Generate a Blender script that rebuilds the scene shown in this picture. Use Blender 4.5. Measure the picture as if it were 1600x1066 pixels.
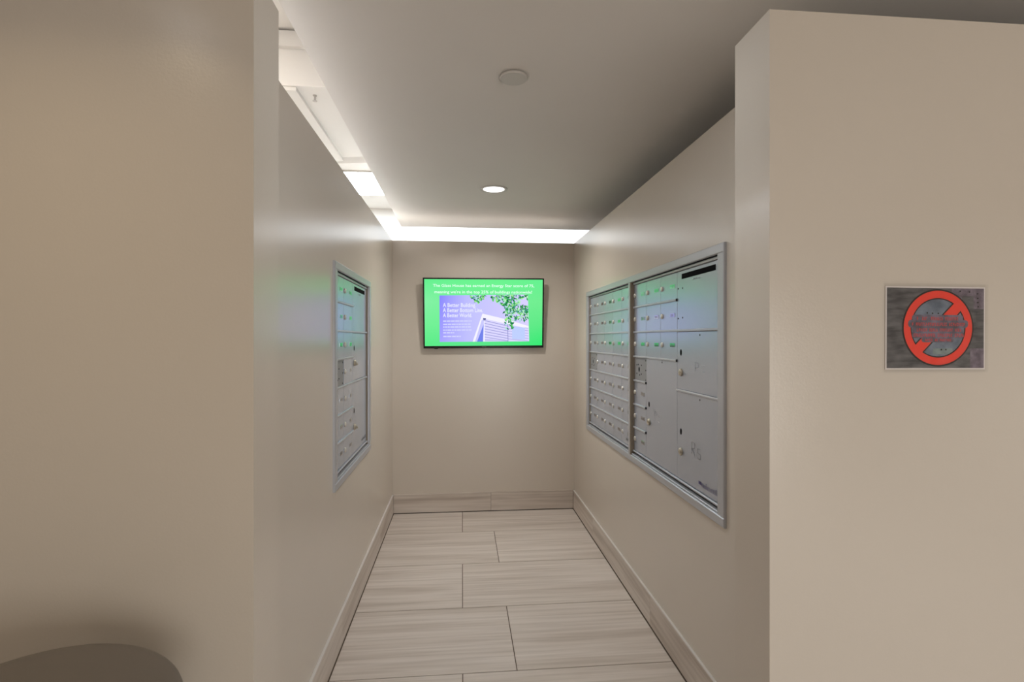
import bpy, bmesh, math, random
from mathutils import Vector, Matrix

random.seed(7)
for o in list(bpy.data.objects):
    bpy.data.objects.remove(o)
scene = bpy.context.scene
COL = scene.collection
PI = math.pi

# ------------------------------------------------------------------ camera
CAM_H = 1.47
cam_d = bpy.data.cameras.new('camera')
cam = bpy.data.objects.new('camera', cam_d)
COL.objects.link(cam)
cam.location = (0, 0, CAM_H)
cam.rotation_euler = (PI / 2, 0, -0.0932)
cam_d.sensor_width = 36.0
cam_d.lens = 836.08 / 1600 * 36.0
cam_d.shift_y = -4.16 / 1600
cam_d.clip_start = 0.05
scene.camera = cam

# ------------------------------------------------------------------ world, lights, exposure
world = bpy.data.worlds.new('world')
scene.world = world
world.use_nodes = True
bg = world.node_tree.nodes['Background']
bg.inputs[0].default_value = (0.78, 0.86, 1.0, 1)
bg.inputs[1].default_value = 1.0

scene.view_settings.view_transform = 'Standard'
scene.view_settings.look = 'None'
scene.view_settings.gamma = 1
scene.view_settings.use_curve_mapping = False
scene.view_settings.exposure = 0.06


def area_light(name, loc, rot, sx, sy, power, color, shape='RECTANGLE', spread=PI):
    d = bpy.data.lights.new(name, 'AREA')
    d.shape = shape
    d.size = sx
    if shape in ('RECTANGLE', 'ELLIPSE'):
        d.size_y = sy
    d.energy = power
    d.color = color
    d.spread = spread
    o = bpy.data.objects.new(name, d)
    COL.objects.link(o)
    o.location = loc
    o.rotation_euler = rot
    return o


WIN_X0, WIN_X1, WIN_Z0, WIN_Z1, LOBBY_BACK = 0.5, 3.2, 0.15, 1.8, -3.0
# strength and colour of every light; lobby, entry and near-panel lamps are added fill
P = {
    'window': (47, (1.0, 0.955, 0.86)),
    'fill_lobby_left': (2.4, (1.0, 0.80, 0.52)),
    'fill_lobby_right': (19, (0.82, 0.92, 1.0)),
    'fill_lobby_mid': (1.0, (1.0, 0.88, 0.74)),
    'fill_entry': (3.4, (0.86, 0.94, 1.0)),
    'corridor': (10, (1.0, 0.96, 0.90)),
    'cove_left': (7.5, (0.90, 0.95, 1.0)),
    'cove_back': (4.6, (1.0, 0.90, 0.80)),
    'panel': (36, (0.86, 0.94, 1.0)),
    'fill_panel_near': (19, (1.0, 0.92, 0.84)),
    'wall_light': (2.0, (0.95, 0.98, 1.0)),
    'tv': (1.04, (1, 1, 1)),
    'world': (0.6, (0.78, 0.86, 1.0)),
}
bg.inputs[0].default_value = P['world'][1] + (1,)
bg.inputs[1].default_value = P['world'][0]
# daylight that comes through the lobby windows behind the photographer
area_light('window_daylight', ((WIN_X0 + WIN_X1) / 2, LOBBY_BACK + 0.02, (WIN_Z0 + WIN_Z1) / 2),
           (PI / 2, 0, 0), WIN_X1 - WIN_X0 - 0.1, WIN_Z1 - WIN_Z0 - 0.1, *P['window'])

# ------------------------------------------------------------------ measures
XL, XR, YB = -0.5814, 0.9662, 4.5599      # corridor faces
ZT = 2.292                                # top of the partial-height walls
XJL, YLN, YLF = -0.4588, 1.232, 1.394     # left front wall: end face, near and far faces
XJR, YRN, YRF = 0.7646, 1.270, 1.440      # right front wall
ZC = 2.50                                 # underside of the dropped ceiling
CX0, CY1 = -0.5563, 5.0006                 # left and back edge of the dropped ceiling
LX0, LX1 = -3.0, 4.6                      # lobby side walls
ZU, ZS = 3.146, 2.85                       # upper ceiling, soffit beyond the left wall


# ------------------------------------------------------------------ helpers
def lin(r, g, b):
    f = lambda c: c / 12.92 if c <= 0.04045 else ((c + 0.055) / 1.055) ** 2.4
    return (f(r / 255), f(g / 255), f(b / 255), 1)


def new_mat(name):
    m = bpy.data.materials.new(name)
    m.use_nodes = True
    nt = m.node_tree
    return m, nt, nt.nodes['Principled BSDF']


def plain(name, col, rough=0.5, metal=0.0, spec=0.5, noise=0.0, nscale=30.0, bump=0.0, bscale=300.0):
    m, nt, b = new_mat(name)
    b.inputs['Roughness'].default_value = rough
    b.inputs['Metallic'].default_value = metal
    b.inputs['Specular IOR Level'].default_value = spec
    b.inputs['Base Color'].default_value = col
    tc = nt.nodes.new('ShaderNodeTexCoord')
    if noise > 0:
        n = nt.nodes.new('ShaderNodeTexNoise')
        n.inputs['Scale'].default_value = nscale
        n.inputs['Detail'].default_value = 3
        nt.links.new(tc.outputs['Object'], n.inputs['Vector'])
        mx = nt.nodes.new('ShaderNodeMixRGB')
        mx.inputs[1].default_value = tuple(c * (1 - noise) for c in col[:3]) + (1,)
        mx.inputs[2].default_value = tuple(min(1, c * (1 + noise)) for c in col[:3]) + (1,)
        nt.links.new(n.outputs['Fac'], mx.inputs[0])
        nt.links.new(mx.outputs[0], b.inputs['Base Color'])
    if bump > 0:
        n2 = nt.nodes.new('ShaderNodeTexNoise')
        n2.inputs['Scale'].default_value = bscale
        n2.inputs['Detail'].default_value = 2
        nt.links.new(tc.outputs['Object'], n2.inputs['Vector'])
        bp = nt.nodes.new('ShaderNodeBump')
        bp.inputs['Strength'].default_value = bump
        bp.inputs['Distance'].default_value = 0.001
        nt.links.new(n2.outputs['Fac'], bp.inputs['Height'])
        nt.links.new(bp.outputs['Normal'], b.inputs['Normal'])
    return m


def emit(name, col, strength=1.0, attr=None):
    m = bpy.data.materials.new(name)
    m.use_nodes = True
    nt = m.node_tree
    nt.nodes.clear()
    e = nt.nodes.new('ShaderNodeEmission')
    e.inputs[0].default_value = col
    e.inputs[1].default_value = strength
    out = nt.nodes.new('ShaderNodeOutputMaterial')
    nt.links.new(e.outputs[0], out.inputs[0])
    if attr:
        a = nt.nodes.new('ShaderNodeVertexColor')
        a.layer_name = attr
        nt.links.new(a.outputs[0], e.inputs[0])
    return m


class MB:
    """collects shapes, build() links them as one mesh object"""

    def __init__(self):
        self.v, self.f, self.s, self.c = [], [], [], []

    def quad(self, pts, smooth=False, col=None):
        n = len(self.v)
        self.v += [tuple(p) for p in pts]
        self.f.append(tuple(range(n, n + len(pts))))
        self.s.append(smooth)
        self.c.append(col)
        return self

    def box(self, x0, x1, y0, y1, z0, z1):
        n = len(self.v)
        self.v += [(x0, y0, z0), (x1, y0, z0), (x1, y1, z0), (x0, y1, z0),
                   (x0, y0, z1), (x1, y0, z1), (x1, y1, z1), (x0, y1, z1)]
        for f in ((0, 3, 2, 1), (4, 5, 6, 7), (0, 1, 5, 4), (1, 2, 6, 5), (2, 3, 7, 6), (3, 0, 4, 7)):
            self.f.append(tuple(n + i for i in f))
            self.s.append(False)
            self.c.append(None)
        return self

    def slab(self, x0, x1, y0, y1, z0, z1, ch):
        """box whose front (-y) edges are chamfered"""
        n = len(self.v)
        self.v += [(x0, y1, z0), (x1, y1, z0), (x1, y1, z1), (x0, y1, z1),
                   (x0, y0 + ch, z0), (x1, y0 + ch, z0), (x1, y0 + ch, z1), (x0, y0 + ch, z1),
                   (x0 + ch, y0, z0 + ch), (x1 - ch, y0, z0 + ch), (x1 - ch, y0, z1 - ch), (x0 + ch, y0, z1 - ch)]
        fs = [(0, 3, 2, 1), (8, 9, 10, 11)]
        for i in range(4):
            j = (i + 1) % 4
            fs.append((i, j, 4 + j, 4 + i))
            fs.append((4 + i, 4 + j, 8 + j, 8 + i))
        for f in fs:
            self.f.append(tuple(n + i for i in f))
            self.s.append(False)
            self.c.append(None)
        return self

    def slab_up(self, x0, x1, y0, y1, z0, z1, ch):
        """box whose upper (+z) edges are chamfered"""
        n = len(self.v)
        self.v += [(x0, y0, z0), (x1, y0, z0), (x1, y1, z0), (x0, y1, z0),
                   (x0, y0, z1 - ch), (x1, y0, z1 - ch), (x1, y1, z1 - ch), (x0, y1, z1 - ch),
                   (x0 + ch, y0 + ch, z1), (x1 - ch, y0 + ch, z1), (x1 - ch, y1 - ch, z1), (x0 + ch, y1 - ch, z1)]
        fs = [(0, 3, 2, 1), (8, 9, 10, 11)]
        for i in range(4):
            j = (i + 1) % 4
            fs.append((i, j, 4 + j, 4 + i))
            fs.append((4 + i, 4 + j, 8 + j, 8 + i))
        for f in fs:
            self.f.append(tuple(n + i for i in f))
            self.s.append(False)
            self.c.append(None)
        return self

    def lathe(self, prof, center=(0, 0, 0), axis='z', seg=24, smooth=True):
        """prof: list of (radius, height); axis 'z' up or 'y' (height goes to -y)"""
        n = len(self.v)
        cx, cy, cz = center
        for r, h in prof:
            for k in range(seg):
                a = 2 * PI * k / seg
                if axis == 'z':
                    self.v.append((cx + r * math.cos(a), cy + r * math.sin(a), cz + h))
                else:
                    self.v.append((cx + r * math.cos(a), cy - h, cz + r * math.sin(a)))
        for i in range(len(prof) - 1):
            for k in range(seg):
                k2 = (k + 1) % seg
                self.f.append((n + i * seg + k, n + i * seg + k2, n + (i + 1) * seg + k2, n + (i + 1) * seg + k))
                self.s.append(smooth)
                self.c.append(None)
        self.f.append(tuple(n + k for k in reversed(range(seg))))
        self.f.append(tuple(n + (len(prof) - 1) * seg + k for k in range(seg)))
        self.s += [False, False]
        self.c += [None, None]
        return self

    def mesh(self, name):
        me = bpy.data.meshes.new(name)
        me.from_pydata(self.v, [], self.f)
        for p, s in zip(me.polygons, self.s):
            p.use_smooth = s
        if any(c is not None for c in self.c):
            at = me.color_attributes.new('Col', 'FLOAT_COLOR', 'CORNER')
            for p, c in zip(me.polygons, self.c):
                for k, li in enumerate(p.loop_indices):
                    if c is None:
                        cc = (1, 1, 1, 1)
                    elif isinstance(c, list):
                        cc = c[k]
                    else:
                        cc = c
                    at.data[li].color = cc
        me.update()
        return me

    def build(self, name, mat, parent=None):
        return link(name, self.mesh(name), mat, parent)


def link(name, me, mat, parent=None):
    o = bpy.data.objects.new(name, me)
    if mat is not None and not me.materials:
        me.materials.append(mat)
    COL.objects.link(o)
    o.parent = parent
    return o


def tag(o, label=None, cat=None, group=None, kind=None):
    if label:
        o['label'] = label
    if cat:
        o['category'] = cat
    if group:
        o['group'] = group
    if kind:
        o['kind'] = kind
    return o


def empty(name, loc, rot=(0, 0, 0)):
    o = bpy.data.objects.new(name, None)
    o.empty_display_size = 0.1
    COL.objects.link(o)
    o.location = loc
    o.rotation_euler = rot
    return o


def text_mesh(body, size, width=None):
    """text as a flat mesh in x (right), z (up), centred left-baseline at 0; scaled to width"""
    cu = bpy.data.curves.new('txt', 'FONT')
    cu.body = body
    cu.size = size
    cu.resolution_u = 3
    cu.offset = size * 0.012
    ob = bpy.data.objects.new('txt', cu)
    COL.objects.link(ob)
    dg = bpy.context.evaluated_depsgraph_get()
    dg.update()
    me = bpy.data.meshes.new_from_object(ob.evaluated_get(dg))
    bpy.data.objects.remove(ob)
    bpy.data.curves.remove(cu)
    me.materials.clear()
    xs = [v.co.x for v in me.vertices]
    x0, x1 = min(xs), max(xs)
    k = (width / (x1 - x0)) if width else 1.0
    for v in me.vertices:
        v.co = ((v.co.x - x0) * k, 0, v.co.y)
    return me


# ------------------------------------------------------------------ materials
def wall_paint(name, col, rough=0.36, spec=0.5):
    m, nt, b = new_mat(name)
    tc = nt.nodes.new('ShaderNodeTexCoord')
    n = nt.nodes.new('ShaderNodeTexNoise')
    n.inputs['Scale'].default_value = 1.6
    n.inputs['Detail'].default_value = 4
    nt.links.new(tc.outputs['Object'], n.inputs['Vector'])
    mx = nt.nodes.new('ShaderNodeMixRGB')
    mx.inputs[1].default_value = tuple(c * 0.975 for c in col[:3]) + (1,)
    mx.inputs[2].default_value = tuple(c * 1.025 for c in col[:3]) + (1,)
    nt.links.new(n.outputs['Fac'], mx.inputs[0])
    nt.links.new(mx.outputs[0], b.inputs['Base Color'])
    b.inputs['Roughness'].default_value = rough
    b.inputs['Specular IOR Level'].default_value = spec
    n2 = nt.nodes.new('ShaderNodeTexNoise')
    n2.inputs['Scale'].default_value = 160
    n2.inputs['Detail'].default_value = 3
    nt.links.new(tc.outputs['Object'], n2.inputs['Vector'])
    bp = nt.nodes.new('ShaderNodeBump')
    bp.inputs['Strength'].default_value = 0.10
    bp.inputs['Distance'].default_value = 0.002
    nt.links.new(n2.outputs['Fac'], bp.inputs['Height'])
    nt.links.new(bp.outputs['Normal'], b.inputs['Normal'])
    return m


M_WALL = wall_paint('beige_eggshell_paint', lin(209, 199, 187), rough=0.25, spec=1.0)
M_CEIL = wall_paint('warm_white_ceiling_paint', lin(228, 222, 216), rough=0.6, spec=0.3)
M_WHITE = wall_paint('white_plenum_paint', lin(241, 238, 233), rough=0.6, spec=0.3)
M_GROUT = plain('grey_brown_grout', lin(104, 90, 78), rough=0.9, noise=0.1)
M_DARKGAP = plain('dark_joint', lin(58, 48, 42), rough=0.9, noise=0.1)
M_EDGE = plain('satin_edge_trim', lin(222, 217, 213), rough=0.35, metal=0.0)


def tile_material(name, base, dark, light, axis=0):
    m, nt, b = new_mat(name)
    tc = nt.nodes.new('ShaderNodeTexCoord')
    oi = nt.nodes.new('ShaderNodeObjectInfo')
    cmb = nt.nodes.new('ShaderNodeCombineXYZ')
    mul = nt.nodes.new('ShaderNodeMath')
    mul.operation = 'MULTIPLY'
    mul.inputs[1].default_value = 37.0
    nt.links.new(oi.outputs['Random'], mul.inputs[0])
    for i in range(3):
        nt.links.new(mul.outputs[0], cmb.inputs[i])
    add = nt.nodes.new('ShaderNodeVectorMath')
    add.operation = 'ADD'
    nt.links.new(tc.outputs['Object'], add.inputs[0])
    nt.links.new(cmb.outputs[0], add.inputs[1])

    def streak(scale_along, scale_across, detail, dist):
        mp = nt.nodes.new('ShaderNodeMapping')
        sc = [scale_across] * 3
        sc[axis] = scale_along
        mp.inputs['Scale'].default_value = sc
        nt.links.new(add.outputs[0], mp.inputs['Vector'])
        n = nt.nodes.new('ShaderNodeTexNoise')
        n.inputs['Scale'].default_value = 1.0
        n.inputs['Detail'].default_value = detail
        n.inputs['Distortion'].default_value = dist
        nt.links.new(mp.outputs[0], n.inputs['Vector'])
        return n

    a = streak(0.9, 13.0, 3, 0.25)
    c = streak(1.6, 48.0, 3, 0.15)
    r1 = nt.nodes.new('ShaderNodeValToRGB')
    r1.color_ramp.elements[0].position = 0.30
    r1.color_ramp.elements[0].color = dark
    r1.color_ramp.elements[1].position = 0.62
    r1.color_ramp.elements[1].color = light
    e = r1.color_ramp.elements.new(0.45)
    e.color = base
    nt.links.new(a.outputs['Fac'], r1.inputs[0])
    r2 = nt.nodes.new('ShaderNodeValToRGB')
    r2.color_ramp.elements[0].position = 0.36
    r2.color_ramp.elements[0].color = (0.86, 0.845, 0.83, 1)
    r2.color_ramp.elements[1].position = 0.56
    r2.color_ramp.elements[1].color = (1, 1, 1, 1)
    nt.links.new(c.outputs['Fac'], r2.inputs[0])
    mx = nt.nodes.new('ShaderNodeMixRGB')
    mx.blend_type = 'MULTIPLY'
    mx.inputs[0].default_value = 1.0
    nt.links.new(r1.outputs[0], mx.inputs[1])
    nt.links.new(r2.outputs[0], mx.inputs[2])
    nt.links.new(mx.outputs[0], b.inputs['Base Color'])
    b.inputs['Roughness'].default_value = 0.48
    b.inputs['Specular IOR Level'].default_value = 0.4
    return m


M_TILE = tile_material('striated_porcelain', lin(212, 201, 192), lin(199, 187, 177), lin(219, 209, 201), 0)
M_BASE_X = tile_material('striated_base_tile', lin(209, 198, 188), lin(190, 177, 166), lin(217, 207, 198), 0)
M_BASE_Y = tile_material('striated_base_tile_side', lin(209, 198, 188), lin(190, 177, 166), lin(217, 207, 198), 1)


def metal_paint(name, col, rough, metal):
    m = plain(name, col, rough=rough, metal=metal, noise=0.015, nscale=6, bump=0.03, bscale=500)
    return m


M_ALU = metal_paint('silver_grey_powder_coat', lin(196, 203, 217), 0.27, 0.6)
M_ALU_FR = metal_paint('anodised_trim', lin(194, 196, 202), 0.38, 0.45)
M_ALU_IN = metal_paint('bronze_return', lin(150, 138, 122), 0.5, 0.2)  # browner than the trim faces; used on rail returns and mullion
M_LOCKPANEL = metal_paint('dull_grey_lock_panel', lin(158, 158, 160), 0.5, 0.4)
M_BACK = plain('dark_cabinet_inside', lin(70, 70, 74), rough=0.8, noise=0.05)
M_BLACK = plain('black_void', lin(6, 6, 8), rough=0.9, spec=0.1)
M_CHROME = plain('chrome_lock', lin(226, 222, 214), rough=0.32, metal=0.65)
M_BRASS = plain('dull_nickel_lock', lin(188, 178, 160), rough=0.4, metal=0.6)
M_PLATE = plain('polished_number_plate', lin(196, 200, 206), rough=0.07, metal=0.9)
M_DIGIT = plain('engraved_digits', lin(92, 92, 96), rough=0.5)
M_SCREW = plain('dark_screw', lin(40, 40, 44), rough=0.5, metal=0.5)
M_SCUFF = plain('faint_marker', lin(158, 162, 172), rough=0.4, metal=0.6)
M_SCUFF2 = plain('fainter_marker', lin(176, 183, 196), rough=0.35, metal=0.6)
M_BLUEINK = plain('blue_black_sticker_ink', lin(70, 64, 108), rough=0.6)

# ------------------------------------------------------------------ structure: walls
def struct(name, mb, mat, parent=None):
    o = mb.build(name, mat, parent)
    if parent is None:
        o['kind'] = 'structure'
    return o


# mailbox openings in the side walls (y0, y1, z0, z1)
HR = (1.90, 4.04, 0.79, 1.805)
HL = (2.50, 3.41, 0.79, 1.805)
TH = 0.12


def side_wall(name, x0, x1, y0, y1, hole):
    a, b, c, d = hole
    mb = MB()
    mb.box(x0, x1, y0, a, 0, ZT).box(x0, x1, b, y1, 0, ZT)
    mb.box(x0, x1, a, b, 0, c).box(x0, x1, a, b, d, ZT)
    return struct(name, mb, M_WALL)


side_wall('wall_left', XL - TH, XL, YLF, YB + TH, HL)
side_wall('wall_right', XR, XR + TH, YRF, YB + TH, HR)
struct('wall_back', MB().box(XL, XR, YB, YB + TH, 0, ZT), M_WALL)
mb = MB().box(-0.80, XJL, YLN, YLF, 0, ZT).box(LX0, -0.80, YLN, YLF, 0, ZC - 0.001)
struct('wall_front_left', mb, M_WALL)
struct('wall_front_right', MB().box(XJR, LX1, YRN, YRF, 0, ZT), M_WALL)

# lobby shell behind the photographer
struct('wall_lobby_left', MB().box(LX0 - 0.1, LX0, LOBBY_BACK - 0.1, YLF, 0, ZC), M_WALL)
struct('wall_lobby_right', MB().box(LX1, LX1 + 0.1, LOBBY_BACK - 0.1, 5.9, 0, 3.14), M_WALL)
mb = MB()
mb.box(LX0, WIN_X0, LOBBY_BACK - 0.1, LOBBY_BACK, 0, ZC).box(WIN_X1, LX1, LOBBY_BACK - 0.1, LOBBY_BACK, 0, ZC)
mb.box(WIN_X0, WIN_X1, LOBBY_BACK - 0.1, LOBBY_BACK, 0, WIN_Z0).box(WIN_X0, WIN_X1, LOBBY_BACK - 0.1, LOBBY_BACK, WIN_Z1, ZC)
struct('wall_lobby_back', mb, M_WALL)
wn = MB()
t = 0.04
yb0, yb1 = LOBBY_BACK - 0.07, LOBBY_BACK - 0.02
wn.box(WIN_X0, WIN_X1, yb0, yb1, WIN_Z0, WIN_Z0 + t).box(WIN_X0, WIN_X1, yb0, yb1, WIN_Z1 - t, WIN_Z1)
for x in (WIN_X0, (WIN_X0 + WIN_X1) / 2 - t / 2, WIN_X1 - t):
    wn.box(x, x + t, yb0, yb1, WIN_Z0 + t, WIN_Z1 - t)
struct('window_1', wn, M_EDGE)

# space behind the right wall (closed and dark) and beyond the left wall (lit)
YBB = 5.80
struct('wall_chase', MB().box(4.1, 4.2, YRF, YBB, 0, 3.1), M_WALL)
struct('wall_beyond_back', MB().box(-2.6, 4.1, YBB, YBB + 0.1, 0, ZU), M_WHITE)
struct('wall_beyond_left', MB().box(-2.7, -2.6, YLF, YBB + 0.1, 0, ZU), M_WHITE)
struct('ceiling_upper', MB().box(-3.1, 4.7, 1.0, YBB + 0.1, ZU, ZU + 0.08), M_WHITE)
struct('ceiling_soffit', MB().box(-2.6, -0.12, 3.02, YBB, ZS, ZU), M_WHITE)
struct('floor_beyond', MB().box(-2.6, XL - TH, YLF, YBB, -0.0024, 0.0).box(XL - TH, 4.1, YB + TH, YBB, -0.0024, 0.0), M_TILE)  # unseen light tile, added to bounce panel light up onto the soffit
# battens and joints on the soffit seen through the slot
struct('trim_1', MB().box(-1.024, -0.905, 3.03, 4.23, ZS - 0.022, ZS), M_WHITE)
mb = MB()
mb.quad([(-1.6, 4.30, ZS), (-0.45, 4.10, ZS), (-0.45, 4.14, ZS - 0.034), (-1.6, 4.34, ZS - 0.034)])
mb.quad([(-1.6, 4.34, ZS - 0.034), (-0.45, 4.14, ZS - 0.034), (-0.45, 4.19, ZS), (-1.6, 4.39, ZS)])
struct('trim_2', mb, M_WHITE)
struct('trim_3', MB().box(-2.6, -0.12, 2.99, 3.02, ZU - 0.096, ZU - 0.012), M_WHITE)
struct('trim_4', MB().box(-1.115, -1.09, 3.0, 3.02, ZS, ZU - 0.096), M_WHITE)

# dropped ceiling over corridor and lobby
struct('ceiling', MB().box(CX0, LX1, LOBBY_BACK, CY1, ZC, ZC + 0.06), M_CEIL)
struct('ceiling_lobby_left', MB().box(LX0, CX0, LOBBY_BACK, 1.30, ZC, ZC + 0.06), M_CEIL)

# ------------------------------------------------------------------ floor with tiles
floor = struct('floor', MB().box(LX0, LX1, LOBBY_BACK, 5.9, -0.06, -0.0025), M_GROUT)
PITCH, TL, G = 0.5735, 1.2, 0.0021
row_lines = [4.649 - PITCH * k for k in range(0, 15)]
tile_cache = {}


def floor_tile(x0, x1, y0, y1):
    w, h = round(x1 - x0 - 2 * G, 4), round(y1 - y0 - 2 * G, 4)
    if w < 0.02 or h < 0.02:
        return
    key = (w, h)
    if key not in tile_cache:
        tile_cache[key] = MB().slab_up(-w / 2, w / 2, -h / 2, h / 2, -0.0024, 0, 0.0008).mesh('floor_tile')
    o = link('floor_tile', tile_cache[key], M_TILE, floor)
    o.location = ((x0 + x1) / 2, (y0 + y1) / 2, 0)


for r in range(len(row_lines) - 1):
    yt, ybm = min(row_lines[r], YB - 0.012), row_lines[r + 1]
    ybm = max(ybm, LOBBY_BACK)
    off = 0.003 if r % 2 == 0 else 0.243
    spans = [(XL + 0.012, XR - 0.012, max(ybm, 1.44), yt)] if yt > 1.5 else [(LX0, LX1, ybm, min(yt, YLN))]
    if yt > 1.5 and ybm < 1.44:
        spans.append((LX0, LX1, ybm, YLN))
        spans.append((XJL, XJR, YLN, 1.44))
    for (sx0, sx1, sy0, sy1) in spans:
        x = off - TL * 4
        while x < sx1:
            a, b = max(x, sx0), min(x + TL, sx1)
            if b > a:
                floor_tile(a, b, sy0, sy1)
            x += TL

# ------------------------------------------------------------------ tile baseboards with a metal edge on top
ZB = 0.160


def baseboard(name, axis, fixed, sgn, a0, a1, joints):
    """fixed: wall face coordinate, sgn: direction out of the wall"""
    d = 0.010
    lo, hi = sorted((fixed, fixed + sgn * 0.006))
    mb = MB()
    if axis == 'y':
        mb.box(lo, hi, a0, a1, 0.0, ZB - 0.004)
    else:
        mb.box(a0, a1, lo, hi, 0.0, ZB - 0.004)
    bb = struct(name, mb, M_DARKGAP)
    cuts = [a0] + joints + [a1]
    lo, hi = sorted((fixed + sgn * 0.0062, fixed + sgn * d))
    for s, e in zip(cuts, cuts[1:]):
        s, e = s + 0.001, e - 0.001
        if axis == 'y':
            MB().box(lo, hi, s, e, 0.005, ZB - 0.0045).build('base_tile', M_BASE_Y, bb)
        else:
            MB().box(s, e, lo, hi, 0.005, ZB - 0.0045).build('base_tile', M_BASE_X, bb)
    lo, hi = sorted((fixed + sgn * 0.0001, fixed + sgn * (d + 0.001)))
    if axis == 'y':
        MB().box(lo, hi, a0, a1, ZB - 0.004, ZB + 0.001).build('edge_strip', M_EDGE, bb)
    else:
        MB().box(a0, a1, lo, hi, ZB - 0.004, ZB + 0.001).build('edge_strip', M_BASE_X, bb)
    return bb


baseboard('baseboard_left', 'y', XL, 1, YLF, YB - 0.0115, [2.639, 3.84])
baseboard('baseboard_right', 'y', XR, -1, YRF, YB - 0.0115, [2.657, 3.858])
baseboard('baseboard_back', 'x', YB, -1, XL + 0.0115, XR - 0.0115, [0.245])

# ------------------------------------------------------------------ mailboxes
ROWS = [1.772, 1.645, 1.505, 1.368, 1.232, 1.098, 0.967, 0.838]
YD = 0.010      # door face depth behind the wall face
YF = -0.012     # trim face

_lock = MB().lathe([(0.0125, 0), (0.0125, 0.004), (0.0105, 0.007), (0.004, 0.0075)], axis='y', seg=14).mesh('lock')
_lock_l = MB().lathe([(0.0170, 0), (0.0170, 0.004), (0.0140, 0.009), (0.005, 0.010)], axis='y', seg=16).mesh('lock')
_hole = MB().lathe([(0.010, 0), (0.010, 0.0006)], axis='y', seg=16).mesh('peep_hole')
for v in _hole.vertices:
    v.co.z *= 1.45
_screw = MB().lathe([(0.004, 0), (0.004, 0.0012), (0.002, 0.002)], axis='y', seg=10).mesh('screw')
_plate = MB().slab(-0.028, 0.028, -0.0018, 0, -0.009, 0.009, 0.0006).mesh('number_plate')
_key = MB().box(-0.004, 0.004, -0.013, -0.010, -0.0012, 0.0012).box(0.004, 0.030, -0.0145, -0.012, -0.005, 0.005).mesh('key')


def digit_mesh():
    m = MB()
    x = -0.021
    for k in range(4):
        kind = random.choice((0, 1, 2))
        m.quad([(x, 0, -0.005), (x + 0.0022, 0, -0.005), (x + 0.0022, 0, 0.005), (x, 0, 0.005)])
        if kind:
            m.quad([(x + 0.0022, 0, 0.0034), (x + 0.0066, 0, 0.0034), (x + 0.0066, 0, 0.005), (x + 0.0022, 0, 0.005)])
            m.quad([(x + 0.0022, 0, -0.005), (x + 0.0066, 0, -0.005), (x + 0.0066, 0, -0.0034), (x + 0.0022, 0, -0.0034)])
        if kind == 2:
            m.quad([(x + 0.0052, 0, -0.0034), (x + 0.0068, 0, -0.0034), (x + 0.0068, 0, 0.0034), (x + 0.0052, 0, 0.0034)])
        x += 0.0108
    return m


def small_part(name, me, mat, parent, x, y, z, rot=None):
    o = link(name, me, mat, parent)
    o.location = (x, y, z)
    if rot:
        o.rotation_euler = rot
    return o


lock_mats = {}


def door_box(root, x0, x1, z0, z1, mat=None, name='door', yd=YD):
    g = 0.0012
    return MB().slab(x0 + g, x1 - g, yd, yd + 0.005, z0 + g, z1 - g, 0.0012).build(name, mat or M_ALU, root)


def mail_door(root, x0, x1, z0, z1, brass=False):
    d = door_box(root, x0, x1, z0, z1)
    zc = (z0 + z1) / 2 + 0.002
    lk = _lock.copy() if False else _lock
    o = small_part('lock', lk, None, d, x0 + 0.024, YD, zc)
    if not lk.materials:
        lk.materials.append(M_CHROME)
    small_part('number_plate', _plate, M_PLATE, d, x0 + (x1 - x0) * 0.74, YD, zc)
    mb = digit_mesh()
    dg = mb.build('digits', M_DIGIT, d)
    dg.location = (x0 + (x1 - x0) * 0.74, YD - 0.0021, zc)
    return d


def ledge(root, x0, x1, z, cap=True):
    mb = MB().slab(x0, x1 - (0.006 if cap else 0), YD - 0.007, YD + 0.004, z - 0.005, z + 0.005, 0.002)
    mb.build('ledge', M_ALU_FR, root)
    if cap:
        MB().box(x1 - 0.006, x1, YD - 0.006, YD + 0.004, z - 0.006, z + 0.006).build('ledge_cap', M_SCREW, root)


def lock_panel(root, x0, x1, z0, z1):
    d = door_box(root, x0, x1, z0, z1, M_LOCKPANEL, 'master_lock_panel', YD + 0.002)
    xc, zc, y = (x0 + x1) / 2 - 0.02, (z0 + z1) / 2 - 0.002, YD + 0.002
    small_part('keyhole', _hole, M_BLACK, d, xc, y, zc)
    for dx, dz in ((-.038, .024), (.038, .024), (-.038, -.024), (.038, -.024), (-.014, .026), (.012, -.03)):
        small_part('screw', _screw, M_SCREW, d, xc + dx, y, zc + dz)
    for dz in (.052, .0, -.052):
        small_part('screw', _screw, M_SCREW, d, x1 - 0.014, y, zc + dz)
    return d


def big_door(root, x0, x1, z0, z1, hole_z=None, lock_z=None, key=True, name='parcel_door', dot=True):
    d = door_box(root, x0, x1, z0, z1, None, name)
    # shallow raised border that the near door faces show
    if hole_z:
        small_part('keyhole', _hole, M_BLACK, d, x0 + 0.042, YD, hole_z)
    if lock_z:
        l = small_part('lock', _lock_l, M_BRASS, d, x0 + 0.046, YD, lock_z)
        if key:
            small_part('key', _key, M_BRASS, d, x0 + 0.046, YD, lock_z, (0, 0.35, 0))
    if dot:
        small_part('rivet', _screw, M_SCUFF, d, (x0 + x1) / 2 + 0.02, YD, z1 - 0.016)
    return d


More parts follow.
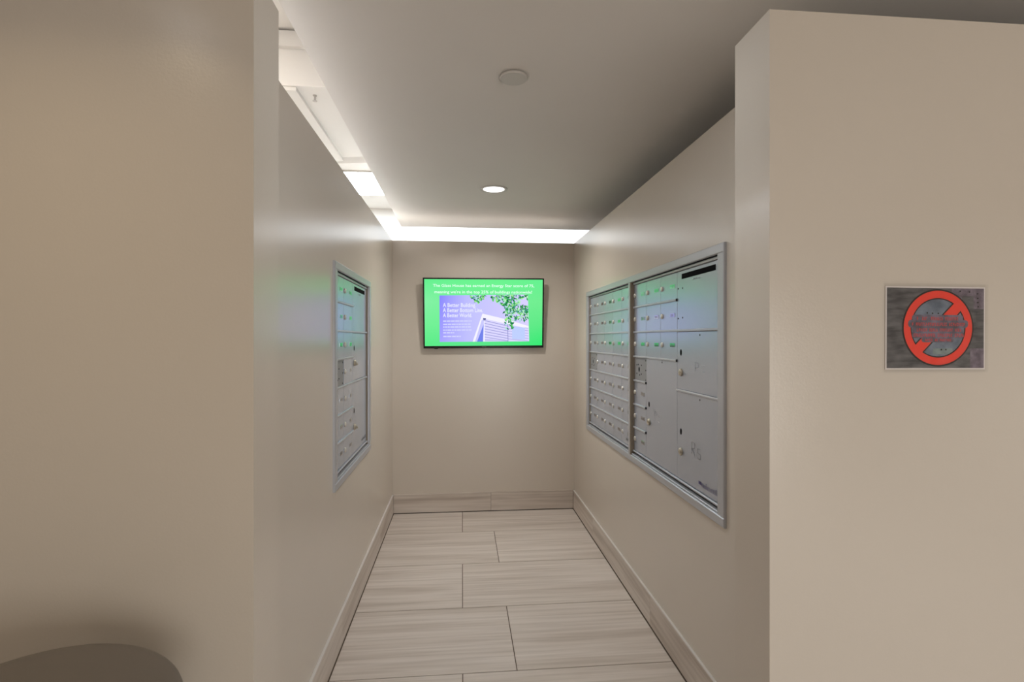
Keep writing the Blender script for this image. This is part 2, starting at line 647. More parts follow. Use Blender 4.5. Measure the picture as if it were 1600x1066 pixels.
def strokes(root, segs, w, x, z, mat, name):
    """hand-drawn marks: list of ((x0,z0),(x1,z1)) flat strokes on the door face"""
    m = MB()
    for (a, b), (c, e) in segs:
        L = math.hypot(c - a, e - b)
        nx, nz = -(e - b) / L * w / 2, (c - a) / L * w / 2
        m.quad([(x + a - nx, 0, z + b - nz), (x + c - nx, 0, z + e - nz), (x + c + nx, 0, z + e + nz), (x + a + nx, 0, z + b + nz)])
    o = m.build(name, mat, root)
    o.location = (0, YD - 0.0007, 0)
    return o


def sticker(root, x, z, w, mat):
    segs = []
    random.seed(3)
    k = 0.0
    while k < w:
        h = random.uniform(0.012, 0.024)
        segs.append(((k, 0), (k, h)))
        if random.random() < 0.5:
            segs.append(((k, h), (k + 0.005, h)))
        k += random.uniform(0.008, 0.014)
    return strokes(root, segs, 0.004, x, z, mat, 'maker_sticker')


def trim(root, W, z0, z1, side, top, inner_d):
    """four rails around the opening"""
    ch = 0.003
    MB().slab(0, W, YF, 0.0, z1 - top, z1, ch).build('trim_rail', M_ALU_FR, root)
    MB().slab(0, W, YF, 0.0, z0, z0 + top, ch).build('trim_rail', M_ALU_FR, root)
    for x0, x1 in ((0, side), (W - side, W)):
        MB().slab(x0, x1, YF, 0.0, z0 + top, z1 - top, ch).build('trim_rail', M_ALU_FR, root)
    # returns of the rails into the wall opening
    for x0, x1 in ((side - 0.006, side), (W - side, W - side + 0.006)):
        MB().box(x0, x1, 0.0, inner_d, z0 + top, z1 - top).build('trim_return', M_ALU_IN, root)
    MB().box(side, W - side, 0.016, inner_d, z0 + 0.02, z1 - 0.02).build('cabinet_back', M_BACK, root)
    # top drip rail and bottom tray rails
    MB().slab(side, W - side, YD - 0.006, YD + 0.005, ROWS[0] + 0.001, ROWS[0] + 0.0125, 0.002).build('head_rail', M_ALU_FR, root)
    MB().slab(side, W - side, YD - 0.008, YD + 0.005, ROWS[-1] - 0.010, ROWS[-1] - 0.001, 0.002).build('sill_rail', M_ALU_FR, root)
    MB().slab(side, W - side, YD - 0.014, YD + 0.005, z0 + top, z0 + top + 0.008, 0.002).build('sill_rail', M_ALU_FR, root)


# --- right wall: two banks in one trim.  local x runs from the far end towards the photographer
RW = 4.06 - 1.88
right = empty('wall_mailbox', (XR, 4.06, 0), (0, 0, -PI / 2))
tag(right, 'wide silver mailbox cabinet with two banks of doors recessed in right corridor wall', 'mailbox',
    'recessed mailbox cabinets')
trim(right, RW, 0.772, 1.824, 0.050, 0.036, 0.045)
LX = lambda Y: 4.06 - Y
MUL0, MUL1 = LX(3.004), LX(2.970)
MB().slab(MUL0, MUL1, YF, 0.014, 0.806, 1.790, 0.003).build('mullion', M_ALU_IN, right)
MB().box(MUL0 - 0.001, MUL1 - 0.008, YF - 0.001, 0.0, 0.807, 1.789).build('mullion_face', M_ALU_FR, right)
ca = [0.050 + (MUL0 - 0.050) * k / 5 for k in range(6)]
for r in range(7):
    z1, z0 = ROWS[r], ROWS[r + 1]
    for c in range(5):
        if r == 3 and c == 0:
            lock_panel(right, ca[c], ca[c + 1], z0, z1)
        else:
            mail_door(right, ca[c], ca[c + 1], z0, z1)
    if r < 6:
        ledge(right, ca[0], ca[5], z0, cap=False)
cb = [MUL1, LX(2.767), LX(2.562), LX(2.357), RW - 0.050]
for r in range(3):
    for c in range(3):
        mail_door(right, cb[c], cb[c + 1], ROWS[r + 1], ROWS[r])
    if r == 1:
        ledge(right, cb[0], cb[4], ROWS[2], cap=False)
    else:
        ledge(right, cb[0], cb[3] + 0.003, ROWS[r + 1])
lock_panel(right, cb[0], cb[1], ROWS[4], ROWS[3])
for r in range(4, 7):
    mail_door(right, cb[0], cb[1], ROWS[r + 1], ROWS[r])
    ledge(right, cb[0], cb[1] + 0.003, ROWS[r])
pd = big_door(right, cb[1], cb[3], ROWS[7], ROWS[3], 1.124, 1.033)
for gl_ in ([((0, 0), (0, .05)), ((0, .05), (.03, .045)), ((.03, .045), (.03, .03)), ((.03, .03), (0, .025))], [((.05, .03), (.085, .025))], [((.05, .0), (.07, -.005))]):
    strokes(pd, gl_, 0.003, cb[1] + 0.12, 1.055, M_SCUFF, 'marker_scribble')
od = big_door(right, cb[3], cb[4], ROWS[2], ROWS[0], None, None, name='outgoing_mail_door', dot=False)
SLX0, SLX1 = LX(2.305), LX(1.985)
MB().slab(SLX0, SLX1, YD - 0.0012, YD, 1.734, 1.757, 0.0003).build('mail_slot', M_BLACK, od)
strokes(od, [((0.0, 0), (0.018, 0)), ((0.022, 0), (0.04, 0)), ((0.044, 0), (0.07, 0))], 0.006, (SLX0 + SLX1) / 2 - 0.05, 1.722, M_SCUFF, 'slot_caption')
for dx, z in ((0.012, 1.695), (0.06, 1.693), (0.012, 1.56), (0.06, 1.562)):
    small_part('rivet', _screw, M_SCUFF, od, cb[3] + dx, YD, z)
ledge(right, cb[3], cb[4], ROWS[4] + 0.004, cap=False)
p2 = big_door(right, cb[3], cb[4], ROWS[4] + 0.009, ROWS[2] - 0.005, 1.407, 1.318)
for gl_ in ([((0, 0), (0, .04)), ((0, .04), (.03, .035)), ((.03, .035), (.03, .02)), ((.03, .02), (0, .015))], [((.06, .0), (.09, .0))], [((.06, .03), (.09, .03))]):
    strokes(p2, gl_, 0.003, cb[3] + 0.19, 1.33, M_SCUFF2, 'marker_scribble')
p3 = big_door(right, cb[3], cb[4], ROWS[7], ROWS[4], 1.053, 0.965)
for gl_ in ([((0, 0), (0, .055)), ((0, .055), (.03, .05)), ((.03, .05), (.03, .03)), ((.03, .03), (0, .025)), ((.008, .025), (.034, -.005))],
            [((.055, .035), (.085, .035)), ((.055, .035), (.055, .018)), ((.055, .018), (.085, .015)), ((.085, .015), (.083, -.005)), ((.083, -.005), (.055, -.005))]):
    strokes(p3, gl_, 0.004, cb[3] + 0.155, 0.975, M_SCUFF, 'marker_scribble')
st = sticker(p3, cb[4] - 0.175, 0.862, 0.16, M_BLUEINK)
strokes(p3, [((0, 0), (0.026, 0))], 0.013, cb[4] - 0.205, 0.874, M_BLUEINK, 'maker_sticker')
sticker(right, ca[5] - 0.11, 0.862, 0.085, M_DIGIT)

# --- left wall: one bank
LW = 3.43 - 2.483
left = empty('wall_mailbox', (XL, 2.483, 0), (0, 0, PI / 2))
tag(left, 'narrow silver mailbox cabinet with three columns of doors in left corridor wall', 'mailbox',
    'recessed mailbox cabinets')
trim(left, LW, 0.772, 1.824, 0.045, 0.036, 0.045)
ly = lambda Y: Y - 2.483
cl = [0.045, ly(2.752), ly(2.972), LW - 0.045]
for r in range(7):
    for c in range(2):
        if r == 3 and c == 0:
            lock_panel(left, cl[0], cl[1], ROWS[r + 1], ROWS[r])
        else:
            mail_door(left, cl[c], cl[c + 1], ROWS[r + 1], ROWS[r])
    if r == 1 or r == 3:
        ledge(left, cl[0], cl[3], ROWS[r + 1], cap=False)
    elif r < 6:
        ledge(left, cl[0], cl[2] + 0.003, ROWS[r + 1], cap=False)
od = big_door(left, cl[2], cl[3], ROWS[2], ROWS[0], None, None, name='outgoing_mail_door', dot=False)
MB().slab(ly(3.02), ly(3.325), YD - 0.0012, YD, 1.734, 1.757, 0.0003).build('mail_slot', M_BLACK, od)
strokes(od, [((0.0, 0), (0.018, 0)), ((0.022, 0), (0.04, 0)), ((0.044, 0), (0.07, 0))], 0.006, ly(3.14), 1.722, M_SCUFF, 'slot_caption')
big_door(left, cl[2], cl[3], ROWS[4] + 0.005, ROWS[2] - 0.005, 1.416, 1.334, dot=False)
p = big_door(left, cl[2], cl[3], ROWS[7], ROWS[4] - 0.005, 1.072, 0.982, dot=False)
sticker(p, cl[3] - 0.15, 0.862, 0.13, M_DIGIT)

# ------------------------------------------------------------------ television on the back wall
TVW, TVH = 1.0114, 0.588
tilt = math.atan2(0.055, 0.585)
tv = empty('television', (0.1858, 4.522, 1.388), (tilt, -0.0045, 0))
tag(tv, 'flat screen television showing a bright green energy notice on the back wall', 'television')
M_BEZEL = plain('black_gloss_bezel', lin(8, 10, 9), rough=0.25)
M_TVBACK = plain('black_plastic', lin(14, 14, 15), rough=0.5)
hw = TVW / 2
bz, bzb = 0.0115, 0.020
MB().box(-hw, hw, -0.004, 0.02, TVH - bz, TVH).build('bezel', M_BEZEL, tv)
MB().box(-hw, hw, -0.004, 0.02, 0, bzb).build('bezel', M_BEZEL, tv)
MB().box(-hw, -hw + bz, -0.004, 0.02, bzb, TVH - bz).build('bezel', M_BEZEL, tv)
MB().box(hw - bz, hw, -0.004, 0.02, bzb, TVH - bz).build('bezel', M_BEZEL, tv)
MB().box(-hw, hw, 0.0025, 0.022, 0, TVH).build('back_shell', M_TVBACK, tv)
MB().box(-0.20, 0.20, 0.022, 0.030, 0.12, 0.42).build('wall_mount', M_TVBACK, tv)
MB().box(-hw + 0.09, -hw + 0.12, -0.002, 0.014, -0.006, 0).build('sensor', M_TVBACK, tv)
lgm = MB()
for k in range(6):
    lgm.box(-0.018 + k * 0.0062, -0.0136 + k * 0.0062, -0.0046, -0.004, 0.007, 0.0125)
lgm.build('maker_mark', plain('logo_grey', lin(110, 105, 100), rough=0.4), tv)

SC = P['tv'][0]


def em(*c):
    k = lin(*c)
    return tuple(v * SC for v in k[:3]) + (1,)


def zp(px, py, d=0.0):
    """picture pixels of the screen -> local x, y, z"""
    ty = (py - 90) / 775.0
    xl_ = 143 + 7 * ty
    xr_ = 1475 - 32 * ty
    tx = (px - xl_) / (xr_ - xl_)
    top_off = 24 * tx * (1 - ty)
    return ((tx - 0.5) * TVW, 0.0015 - d, TVH - (py - top_off * 0.9 - 90) / 770.0 * TVH)


M_SCR = emit('lit_screen', (1, 1, 1, 1), 1.0, 'Col')
g = MB()
sx0, sx1, sz0, sz1 = -hw + bz, hw - bz, bzb, TVH - bz
NX, NZ = 8, 6
gl = {}
cg = [[(96, 232, 138), (104, 236, 140), (104, 236, 138), (98, 234, 140)],
      [(128, 234, 160), (112, 234, 146), (112, 234, 146), (110, 230, 140)],
      [(112, 234, 146), (108, 232, 145), (104, 230, 140), (92, 226, 130)],
      [(88, 228, 130), (88, 226, 138), (84, 224, 128), (52, 226, 112)]]


def green(tx, tz):
    X, Z = tx * 3, tz * 3
    i, j = min(2, int(X)), min(2, int(Z))
    a, b = X - i, Z - j
    p = [0, 0, 0]
    for k in range(3):
        p[k] = (cg[j][i][k] * (1 - a) + cg[j][i + 1][k] * a) * (1 - b) + (cg[j + 1][i][k] * (1 - a) + cg[j + 1][i + 1][k] * a) * b
    return em(*p)


for i in range(NX):
    for j in range(NZ):
        c = []
        pts = []
        for (a, b) in ((i, j + 1), (i + 1, j + 1), (i + 1, j), (i, j)):
            tx, tz = a / NX, b / NZ
            pts.append((sx0 + (sx1 - sx0) * tx, 0.0015, sz1 + (sz0 - sz1) * tz))
            c.append(green(tx, tz))
        g.quad(pts, col=c)
screen = g.build('screen', M_SCR, tv)


def poly(m, pts, col, d):
    m.quad([zp(x, y, d) for x, y in pts], col=col)


PX0, PX1, PY0, PY1 = 322, 1290, 283, 790
ph = MB()
N = 10
M2 = 6


def sky(tx, tz):
    l = (132 + 30 * tz, 130 + 28 * tz, 254)
    mid = (190, 190, 250)
    r = (212, 204, 250)
    if tx < 0.35:
        k = (tx / 0.35) ** 0.8
        return [l[q] * (1 - k) + mid[q] * k for q in range(3)]
    k = (tx - 0.35) / 0.65
    return [mid[q] * (1 - k) + r[q] * k for q in range(3)]


for i in range(N):
    for j in range(M2):
        pts, c = [], []
        for (a, b) in ((i, j + 1), (i + 1, j + 1), (i + 1, j), (i, j)):
            pts.append(zp(PX0 + (PX1 - PX0) * a / N, PY0 + (PY1 - PY0) * b / M2, 0.0003))
            c.append(em(*sky(a / N, b / M2)))
        ph.quad(pts, col=c)
ph.build('slide_photo', M_SCR, screen)

bd = MB()
poly(bd, [(674, 790), (1285, 790), (1288, 624), (1060, 552), (785, 484)], em(238, 236, 255), 0.0006)
poly(bd, [(700, 790), (790, 790), (800, 540), (775, 556)], em(196, 196, 250), 0.0008)
poly(bd, [(722, 790), (785, 790), (796, 600)], em(112, 128, 228), 0.001)
poly(bd, [(806, 540), (806, 790), (1060, 790), (1060, 600)], em(214, 210, 252), 0.0008)
poly(bd, [(1060, 600), (1060, 790), (1284, 790), (1284, 650)], em(214, 210, 252), 0.0008)
for k in range(9):
    y0 = 556 + k * 30
    x1 = 1060
    y1 = y0 + 62 - k * 3
    if y0 > 782:
        break
    poly(bd, [(806, y0 + 7), (806, y0), (x1, min(788, y1)), (x1, min(790, y1 + 7))], em(150, 150, 206), 0.001)
for k in range(8):
    y0 = 618 + k * 28
    if y0 > 760:
        break
    poly(bd, [(1060, y0 + 6), (1060, y0), (1284, y0 + 26), (1284, y0 + 32)], em(160, 160, 214), 0.001)
poly(bd, [(1054, 600), (1062, 600), (1062, 790), (1056, 790)], em(140, 140, 196), 0.0011)
poly(bd, [(1106, 622), (1246, 640), (1244, 772), (1104, 762)], em(186, 202, 246), 0.0012)
poly(bd, [(790, 530), (822, 534), (822, 550), (796, 560)], em(96, 100, 150), 0.0012)
poly(bd, [(1028, 590), (1046, 592), (1046, 606), (1028, 604)], em(96, 110, 140), 0.0012)
bd.build('slide_building', M_SCR, screen)

lf = MB()
random.seed(11)
greens = [(30, 130, 70), (52, 160, 84), (92, 200, 96), (150, 232, 120), (176, 240, 180), (70, 150, 130), (170, 215, 220), (24, 108, 62)]


def leaves(n, x0, y0, x1, y1, dens):
    k = 0
    while k < n:
        x, y = random.uniform(x0, x1), random.uniform(y0, y1)
        if not dens((x - x0) / (x1 - x0), (y - y0) / (y1 - y0)):
            continue
        a = random.uniform(0, PI)
        l, w = random.uniform(11, 25), random.uniform(6, 12)
        ca_, sa = math.cos(a), math.sin(a)
        pts = [(x - l * ca_, y - l * sa), (x + w * sa, y - w * ca_), (x + l * ca_, y + l * sa), (x - w * sa, y + w * ca_)]
        pts = [(min(1290, max(322, q)), min(790, max(284, t_))) for q, t_ in pts]
        lf.quad([zp(q, t_, 0.0014 + 0.000001 * k) for q, t_ in reversed(pts)], col=em(*random.choice(greens)))
        k += 1


leaves(60, 660, 285, 815, 385, lambda a, b: b < 0.9 - abs(a - 0.5) * 1.3)
leaves(70, 885, 285, 1060, 430, lambda a, b: b < 0.35 + 0.6 * a)
leaves(210, 1020, 285, 1292, 480, lambda a, b: random.random() < 0.85 and not (a > .7 and .25 < b < .6))
leaves(80, 1060, 440, 1285, 610, lambda a, b: (a - .62) ** 2 + (b - .3) ** 2 < .22 and random.random() < .8)
leaves(45, 1030, 500, 1115, 655, lambda a, b: True)
lf.build('slide_leaves', M_SCR, screen)

M_TXT = emit('screen_lettering', em(226, 255, 240), 1.0)
M_TXT2 = emit('slide_lettering', em(232, 234, 255), 1.0)
M_TXT3 = emit('slide_small_print', em(206, 208, 252), 1.0)


def screen_text(body, px0, py_base, px1, hpx, mat, name='lettering'):
    me = text_mesh(body, hpx / 770.0 * TVH / 0.70)
    a, b = zp(px0, py_base, 0.002), zp(px1, py_base, 0.002)
    xs = [v.co.x for v in me.vertices]
    k = (b[0] - a[0]) / (max(xs) - min(xs))
    for v in me.vertices:
        v.co.x *= k
    o = link(name, me, mat, screen)
    o.location = a
    return o


screen_text("The Glass House has earned an Energy Star score of 75,", 253, 190, 1362, 31, M_TXT)
screen_text("meaning we're in the top 25% of buildings nationwide!", 268, 258, 1335, 30, M_TXT)
screen_text("A Better Building.", 358, 408, 715, 43, M_TXT2)
screen_text("A Better Bottom Line.", 358, 464, 790, 43, M_TXT2)
screen_text("A Better World.", 358, 520, 672, 43, M_TXT2)
sm = MB()
random.seed(5)
for (py, xe) in ((562, 668), (597, 655), (627, 660), (660, 665), (690, 478), (730, 548)):
    x = 360
    while x < xe:
        w = random.uniform(14, 46)
        e = min(xe, x + w)
        poly(sm, [(x, py + 7), (e, py + 7), (e, py - 6), (x, py - 6)], None, 0.002)
        x = e + 6
sm.build('small_print', M_TXT3, screen)

# ------------------------------------------------------------------ laminated notice on the right front wall
SX, SZ = 0.000248, 0.000227
sign = empty('notice_sign', (1.0732, YRN - 0.0008, 1.3905), (0, 0.004, 0))
tag(sign, 'laminated paper notice with a red prohibition ring on the right front wall', 'sign')
W_, H_ = 1120 * SX, 938 * SZ
M_PAPER = plain('white_paper', lin(240, 230, 225), rough=0.6)  # paper white raised for glare on the laminate


def sp(px, py, d):
    return ((px - 40) * SX, -d, (1020 - py) * SZ)


MB().box(0, W_, -0.0006, 0.0, 0, H_).build('paper', M_PAPER, sign)


def print_mat(name, c1, c2, scale, stretch=(1, 1, 1)):
    m, nt, b = new_mat(name)
    tc = nt.nodes.new('ShaderNodeTexCoord')
    mp = nt.nodes.new('ShaderNodeMapping')
    mp.inputs['Scale'].default_value = stretch
    n = nt.nodes.new('ShaderNodeTexNoise')
    n.inputs['Scale'].default_value = scale
    n.inputs['Detail'].default_value = 5
    r = nt.nodes.new('ShaderNodeValToRGB')
    r.color_ramp.elements[0].position = 0.35
    r.color_ramp.elements[0].color = c1
    r.color_ramp.elements[1].position = 0.65
    r.color_ramp.elements[1].color = c2
    nt.links.new(tc.outputs['Object'], mp.inputs[0])
    nt.links.new(mp.outputs[0], n.inputs['Vector'])
    nt.links.new(n.outputs['Fac'], r.inputs[0])
    nt.links.new(r.outputs[0], b.inputs['Base Color'])
    b.inputs['Roughness'].default_value = 0.6
    return m


M_PHOTO = print_mat('printed_dark_metal', lin(82, 78, 78), lin(124, 120, 119), 30, (0.6, 1, 2.5))  # print colours here are lightened to hold the laminate's glare
M_PHOTO_R = print_mat('printed_purple_steel', lin(112, 98, 108), lin(148, 134, 144), 60)
M_PHOTO_C = print_mat('printed_blue_grey', lin(108, 116, 128), lin(150, 158, 170), 26)
M_PHOTO_G = print_mat('printed_green_grey', lin(140, 150, 146), lin(160, 170, 166), 40)
M_RED = plain('printed_red', lin(250, 78, 58), rough=0.5, noise=0.06, nscale=40)  # red brightened too, with the laminate glare in its colour
M_INK = plain('printed_black', lin(48, 44, 40), rough=0.6)
M_BAND = print_mat('printed_text_band', lin(100, 92, 100), lin(142, 132, 148), 40)
M_REDTXT = plain('printed_red_letters', lin(222, 86, 84), rough=0.6)


def rect(name, x0, y0, x1, y1, d, mat):
    return MB().quad([sp(x0, y1, d), sp(x1, y1, d), sp(x1, y0, d), sp(x0, y0, d)]).build(name, mat, sign)


rect('print', 56, 98, 1146, 1004, 0.0008, M_PHOTO)
rect('print_panel', 780, 98, 1146, 330, 0.0010, M_PHOTO_R)
rect('print_panel', 895, 185, 1028, 345, 0.0011, M_PHOTO)
rect('print_panel', 990, 780, 1146, 1004, 0.0010, M_PHOTO_R)
RCX, RCZ = (625 - 40) * SX, (1020 - 548) * SZ
RO, RI = 0.0955, 0.0765


def disc(r0, r1, d, name, mat, seg=72):
    m = MB()
    for k in range(seg):
        a, b = 2 * PI * k / seg, 2 * PI * (k + 1) / seg
        p = [(RCX + r * math.cos(t_), -d, RCZ + r * math.sin(t_)) for r, t_ in ((r0, a), (r1, a), (r1, b), (r0, b))]
        if r0 < 1e-6:
            p = [p[0], p[1], p[2]]
        m.quad(p)
    return m.build(name, mat, sign)


disc(0, RI, 0.0012, 'print_ring_inside', M_PHOTO_C)
rect('print_panel', 570, 780, 790, 850, 0.00125, M_PHOTO_G)
disc(RI - 0.003, RO + 0.004, 0.0013, 'ring_outline', M_INK)
# diagonal bar: two red stubs that meet the ring
for s in (1, -1):
    m, mo = MB(), MB()
    for mm, w, r0, d in ((mo, 0.0165, 0.030, 0.0014), (m, 0.0132, 0.033, 0.0016)):
        ux, uz = s * math.cos(PI / 4), s * math.sin(PI / 4)
        nx, nz = -uz, ux
        pts = [(RCX + ux * r0 + nx * w, -d, RCZ + uz * r0 + nz * w), (RCX + ux * r0 - nx * w, -d, RCZ + uz * r0 - nz * w),
               (RCX + ux * 0.079 - nx * w, -d, RCZ + uz * 0.079 - nz * w), (RCX + ux * 0.079 + nx * w, -d, RCZ + uz * 0.079 + nz * w)]
        mm.quad(pts)
    mo.build('bar_outline', M_INK, sign)
    m.build('prohibition_bar', M_RED, sign)
disc(RI, RO, 0.0017, 'prohibition_ring', M_RED)


def rounded(x0, y0, x1, y1, r, d, name, mat):
    m = MB()
    pts = []
    for cx, cy, a0 in ((x1 - r, y1 - r, 0), (x0 + r, y1 - r, PI / 2), (x0 + r, y0 + r, PI), (x1 - r, y0 + r, 1.5 * PI)):
        for k in range(6):
            a = a0 + PI / 2 * k / 5
            pts.append(sp(cx + r * math.cos(a), cy + r * math.sin(a), d))
    m.quad(list(reversed(pts)))
    return m.build(name, mat, sign)


rounded(330, 402, 905, 470, 30, 0.0019, 'text_band', M_BAND)
rounded(288, 458, 962, 548, 36, 0.0020, 'text_band', M_BAND)
rounded(335, 540, 905, 600, 26, 0.0019, 'text_band', M_BAND)
rounded(330, 590, 915, 665, 30, 0.0020, 'text_band', M_BAND)
rounded(440, 655, 800, 712, 26, 0.0019, 'text_band', M_BAND)
random.seed(21)
for (x0, x1, yb_, h) in ((385, 860, 462, 36), (330, 930, 527, 36), (385, 880, 590, 34), (350, 905, 650, 36), (480, 760, 700, 28)):
    m = MB()
    x = x0
    while x < x1:
        w = random.uniform(14, 20)
        if random.random() < 0.84:
            m.quad([sp(x, yb_, .0023), sp(x + 6, yb_, .0023), sp(x + 6, yb_ - h, .0023), sp(x, yb_ - h, .0023)])
            for yy in random.sample((0, h / 2 - 3, h - 7), random.choice((1, 2, 2))):
                m.quad([sp(x + 6, yb_ - yy, .0023), sp(x + w - 3, yb_ - yy, .0023), sp(x + w - 3, yb_ - yy - 7, .0023), sp(x + 6, yb_ - yy - 7, .0023)])
        x += w + 3
    m.build('red_lettering', M_REDTXT, sign)
for (x, y) in ((870, 132), (975, 138), (1068, 158), (1070, 210), (1072, 258), (1075, 305), (500, 380), (560, 384), (625, 384), (660, 795), (710, 795)):
    rect('print_rivet', x - 7, y - 8, x + 7, y + 8, 0.0024, M_INK)

# clear crinkled laminate over the paper
lam = bpy.data.materials.new('clear_laminate')
lam.use_nodes = True
nt = lam.node_tree
nt.nodes.clear()
tr = nt.nodes.new('ShaderNodeBsdfTransparent')
tr.inputs[0].default_value = (0.97, 0.97, 0.97, 1)
gs = nt.nodes.new('ShaderNodeBsdfGlossy')
gs.inputs['Roughness'].default_value = 0.12
lw = nt.nodes.new('ShaderNodeFresnel')
lw.inputs['IOR'].default_value = 1.5
tc = nt.nodes.new('ShaderNodeTexCoord')
n = nt.nodes.new('ShaderNodeTexNoise')
n.inputs['Scale'].default_value = 22
n.inputs['Detail'].default_value = 3
bp = nt.nodes.new('ShaderNodeBump')
bp.inputs['Strength'].default_value = 0.9
bp.inputs['Distance'].default_value = 0.004
mix = nt.nodes.new('ShaderNodeMixShader')
out = nt.nodes.new('ShaderNodeOutputMaterial')
nt.links.new(tc.outputs['Object'], n.inputs['Vector'])
nt.links.new(n.outputs['Fac'], bp.inputs['Height'])
nt.links.new(bp.outputs[0], gs.inputs['Normal'])
nt.links.new(bp.outputs[0], lw.inputs['Normal'])
nt.links.new(lw.outputs[0], mix.inputs[0])
nt.links.new(tr.outputs[0], mix.inputs[1])
nt.links.new(gs.outputs[0], mix.inputs[2])
nt.links.new(mix.outputs[0], out.inputs[0])
mg = 0.007
MB().quad([(-mg * .5, -0.003, -mg), (W_ + mg, -0.003, -mg), (W_ + mg, -0.003, H_ + mg), (-mg * .5, -0.003, H_ + mg)]).build('laminate', lam, sign)

# ------------------------------------------------------------------ ceiling fittings
M_FIT = plain('white_fitting', lin(206, 200, 194), rough=0.45)
cov = empty('ceiling_cover', (0.2015, 2.085, ZC))
tag(cov, 'round flat white cover plate on the ceiling near the camera', 'cover plate')
MB().lathe([(0.052, -0.016), (0.0537, -0.014), (0.0537, -0.006), (0.034, -0.005), (0.034, 0.0)], seg=40).build('plate', M_FIT, cov)

M_GLOW = emit('downlight_glow', (1.0, 0.97, 0.95, 1), 2.5)


def downlight(x, y, label, key, group):
    power, colr = P[key]
    spread = math.radians({'fill_lobby_left': 124, 'fill_entry': 168, 'corridor': 146}.get(key, 150))
    d = empty('recessed_downlight', (x, y, ZC))
    tag(d, label, 'ceiling light', group)
    m = MB()
    seg = 40
    for (r0, h0), (r1, h1) in zip([(0.096, 0.0), (0.094, -0.006), (0.080, -0.007), (0.073, -0.002)], [(0.094, -0.006), (0.080, -0.007), (0.073, -0.002), (0.073, -0.0012)]):
        for k in range(seg):
            a, b = 2 * PI * k / seg, 2 * PI * (k + 1) / seg
            m.quad([(r0 * math.cos(a), r0 * math.sin(a), h0), (r0 * math.cos(b), r0 * math.sin(b), h0),
                    (r1 * math.cos(b), r1 * math.sin(b), h1), (r1 * math.cos(a), r1 * math.sin(a), h1)], True)
    m.build('trim_ring', M_FIT, d)
    MB().lathe([(0.073, -0.0026), (0.073, -0.0014)], seg=40).build('lens', M_GLOW if power > 0 else M_FIT, d)
    li = area_light('downlight_lamp', (0, 0, -0.012), (0, 0, 0), 0.12, 0.12, power, colr, 'DISK', spread)
    li.parent = d
    return d


downlight(0.2184, 3.684, 'recessed round downlight glowing in the ceiling near the television', 'corridor', 'recessed downlights')
downlight(1.5, -1.2, 'added fill downlight, unseen, in the lobby ceiling behind the viewer, right', 'fill_lobby_right', 'recessed downlights')  # invented fitting, fills the right front wall
downlight(-0.90, 0.60, 'added fill downlight, unseen, in the lobby ceiling left of the viewer', 'fill_lobby_left', 'recessed downlights')  # invented fitting, warms the top of the left front wall
downlight(0.20, 1.50, 'added fill downlight over the corridor entrance, unseen above the picture edge', 'fill_entry', 'recessed downlights')  # added out of frame to brighten near floor and corridor walls

# panel light on the soffit beyond the left wall; the other two are added, unseen fill
for key, loc, lab in (('panel', (-0.905, 4.865, ZS), 'bright square panel light above the left corridor wall'),
                      ('fill_panel_near', (-1.75, 2.2, ZU), 'added fill panel light on the high ceiling left of the corridor, out of view'),
                      ('fill_lobby_mid', (0.25, -0.15, ZC), 'added fill panel light, unseen, in the lobby ceiling just above the viewer')):
    pl = empty('panel_light', loc)
    tag(pl, lab, 'ceiling light', 'square panel lights')
    m = MB()
    for a in ((-.375, .375, -.375, -.355), (-.375, .375, .355, .375), (-.375, -.355, -.355, .355), (.355, .375, -.355, .355)):
        m.box(a[0], a[1], a[2], a[3], -0.012, 0)
    m.build('frame', M_FIT, pl)
    MB().box(-.355, .355, -.355, .355, -0.008, -0.0005).build('diffuser', emit('panel_glow', P[key][1] + (1,), P[key][0]), pl)

# sprinkler on the soffit
spk = empty('sprinkler_head', (-0.832, 3.13, ZS))
tag(spk, 'small white sprinkler head on the soffit seen through the ceiling slot', 'sprinkler')
MB().lathe([(0.011, 0), (0.011, -0.004), (0.005, -0.005), (0.005, -0.028), (0.006, -0.03)][::-1], seg=16).build('body', M_FIT, spk)
MB().lathe([(0.013, -0.033), (0.013, -0.031)], seg=16).build('deflector', M_FIT, spk)

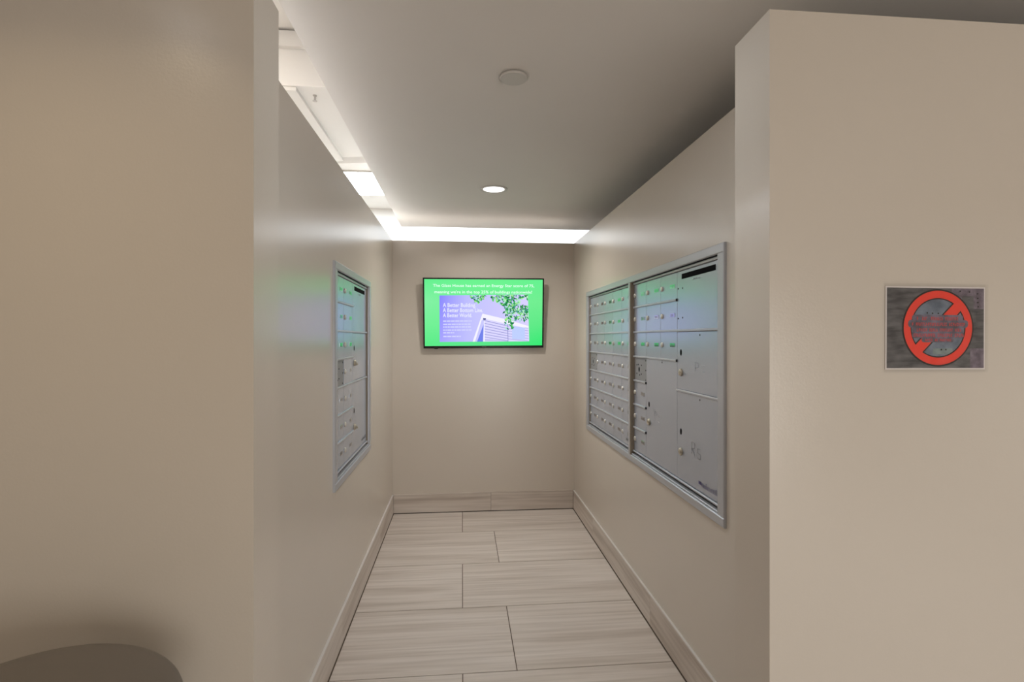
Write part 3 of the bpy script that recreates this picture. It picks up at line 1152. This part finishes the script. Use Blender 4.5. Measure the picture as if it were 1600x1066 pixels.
# cove strips lying on top of the partial-height walls, shining up into the slot
for key, bx_, lab in (('cove_back', (-0.50, 0.93, 4.653, 4.675), 'thin cove light strip lying on top of the back wall'),
                 ('cove_left', (-0.698, -0.676, 1.45, 4.5), 'thin cove light strip lying on top of the left wall')):
    x0, x1, y0, y1 = bx_
    e = empty('cove_light_strip', ((x0 + x1) / 2, (y0 + y1) / 2, ZT))
    tag(e, lab, 'light strip', 'cove light strips')
    w, h = (x1 - x0) / 2, (y1 - y0) / 2
    MB().box(-w, w, -h, h, 0, 0.006).build('channel', M_FIT, e)
    MB().box(-w, w, -h, h, 0.0062, 0.014).build('diffuser', emit('cove_led', P[key][1] + (1,), P[key][0]), e)

# linear wall light beyond the back wall, its white diffuser shows in the slot
wl = empty('linear_wall_light', (0.52, YBB, 2.47))
tag(wl, 'long white linear light seen in the slot above the television wall', 'wall light')
MB().box(-1.10, 1.10, -0.05, 0, 0, 0.012).box(-1.10, 1.10, -0.05, 0, 0.228, 0.24).build('housing', M_FIT, wl)
MB().box(-1.10, 1.10, -0.045, 0, 0.0125, 0.2275).build('diffuser', emit('wall_light_glow', P['wall_light'][1] + (1,), P['wall_light'][0]), wl)

# ------------------------------------------------------------------ round grey bin in front of the left front wall
M_BIN = plain('grey_satin_plastic', lin(104, 96, 88), rough=0.38, noise=0.03, nscale=4)
BINX, BINY, BINR = -0.722, 0.945, 0.232
bn = empty('round_bin', (BINX, BINY, 0))
tag(bn, 'round grey bin with smooth rounded lid standing before the left front wall', 'bin')
prof = [(0.17, 0.0), (0.175, 0.005), (0.205, 0.77), (0.205, 0.785)]
MB().lathe(prof, seg=56).build('body', M_BIN, bn)
prof = [(BINR - 0.01, 0.77), (BINR, 0.775), (BINR, 0.81)]
for k in range(1, 15):
    a = PI / 2 * k / 14
    prof.append((0.001 + (BINR - 0.001) * math.cos(a) ** 0.8 if k < 14 else 0.001, 0.81 + 0.085 * math.sin(a)))
MB().lathe(prof, seg=64).build('lid', M_BIN, bn)
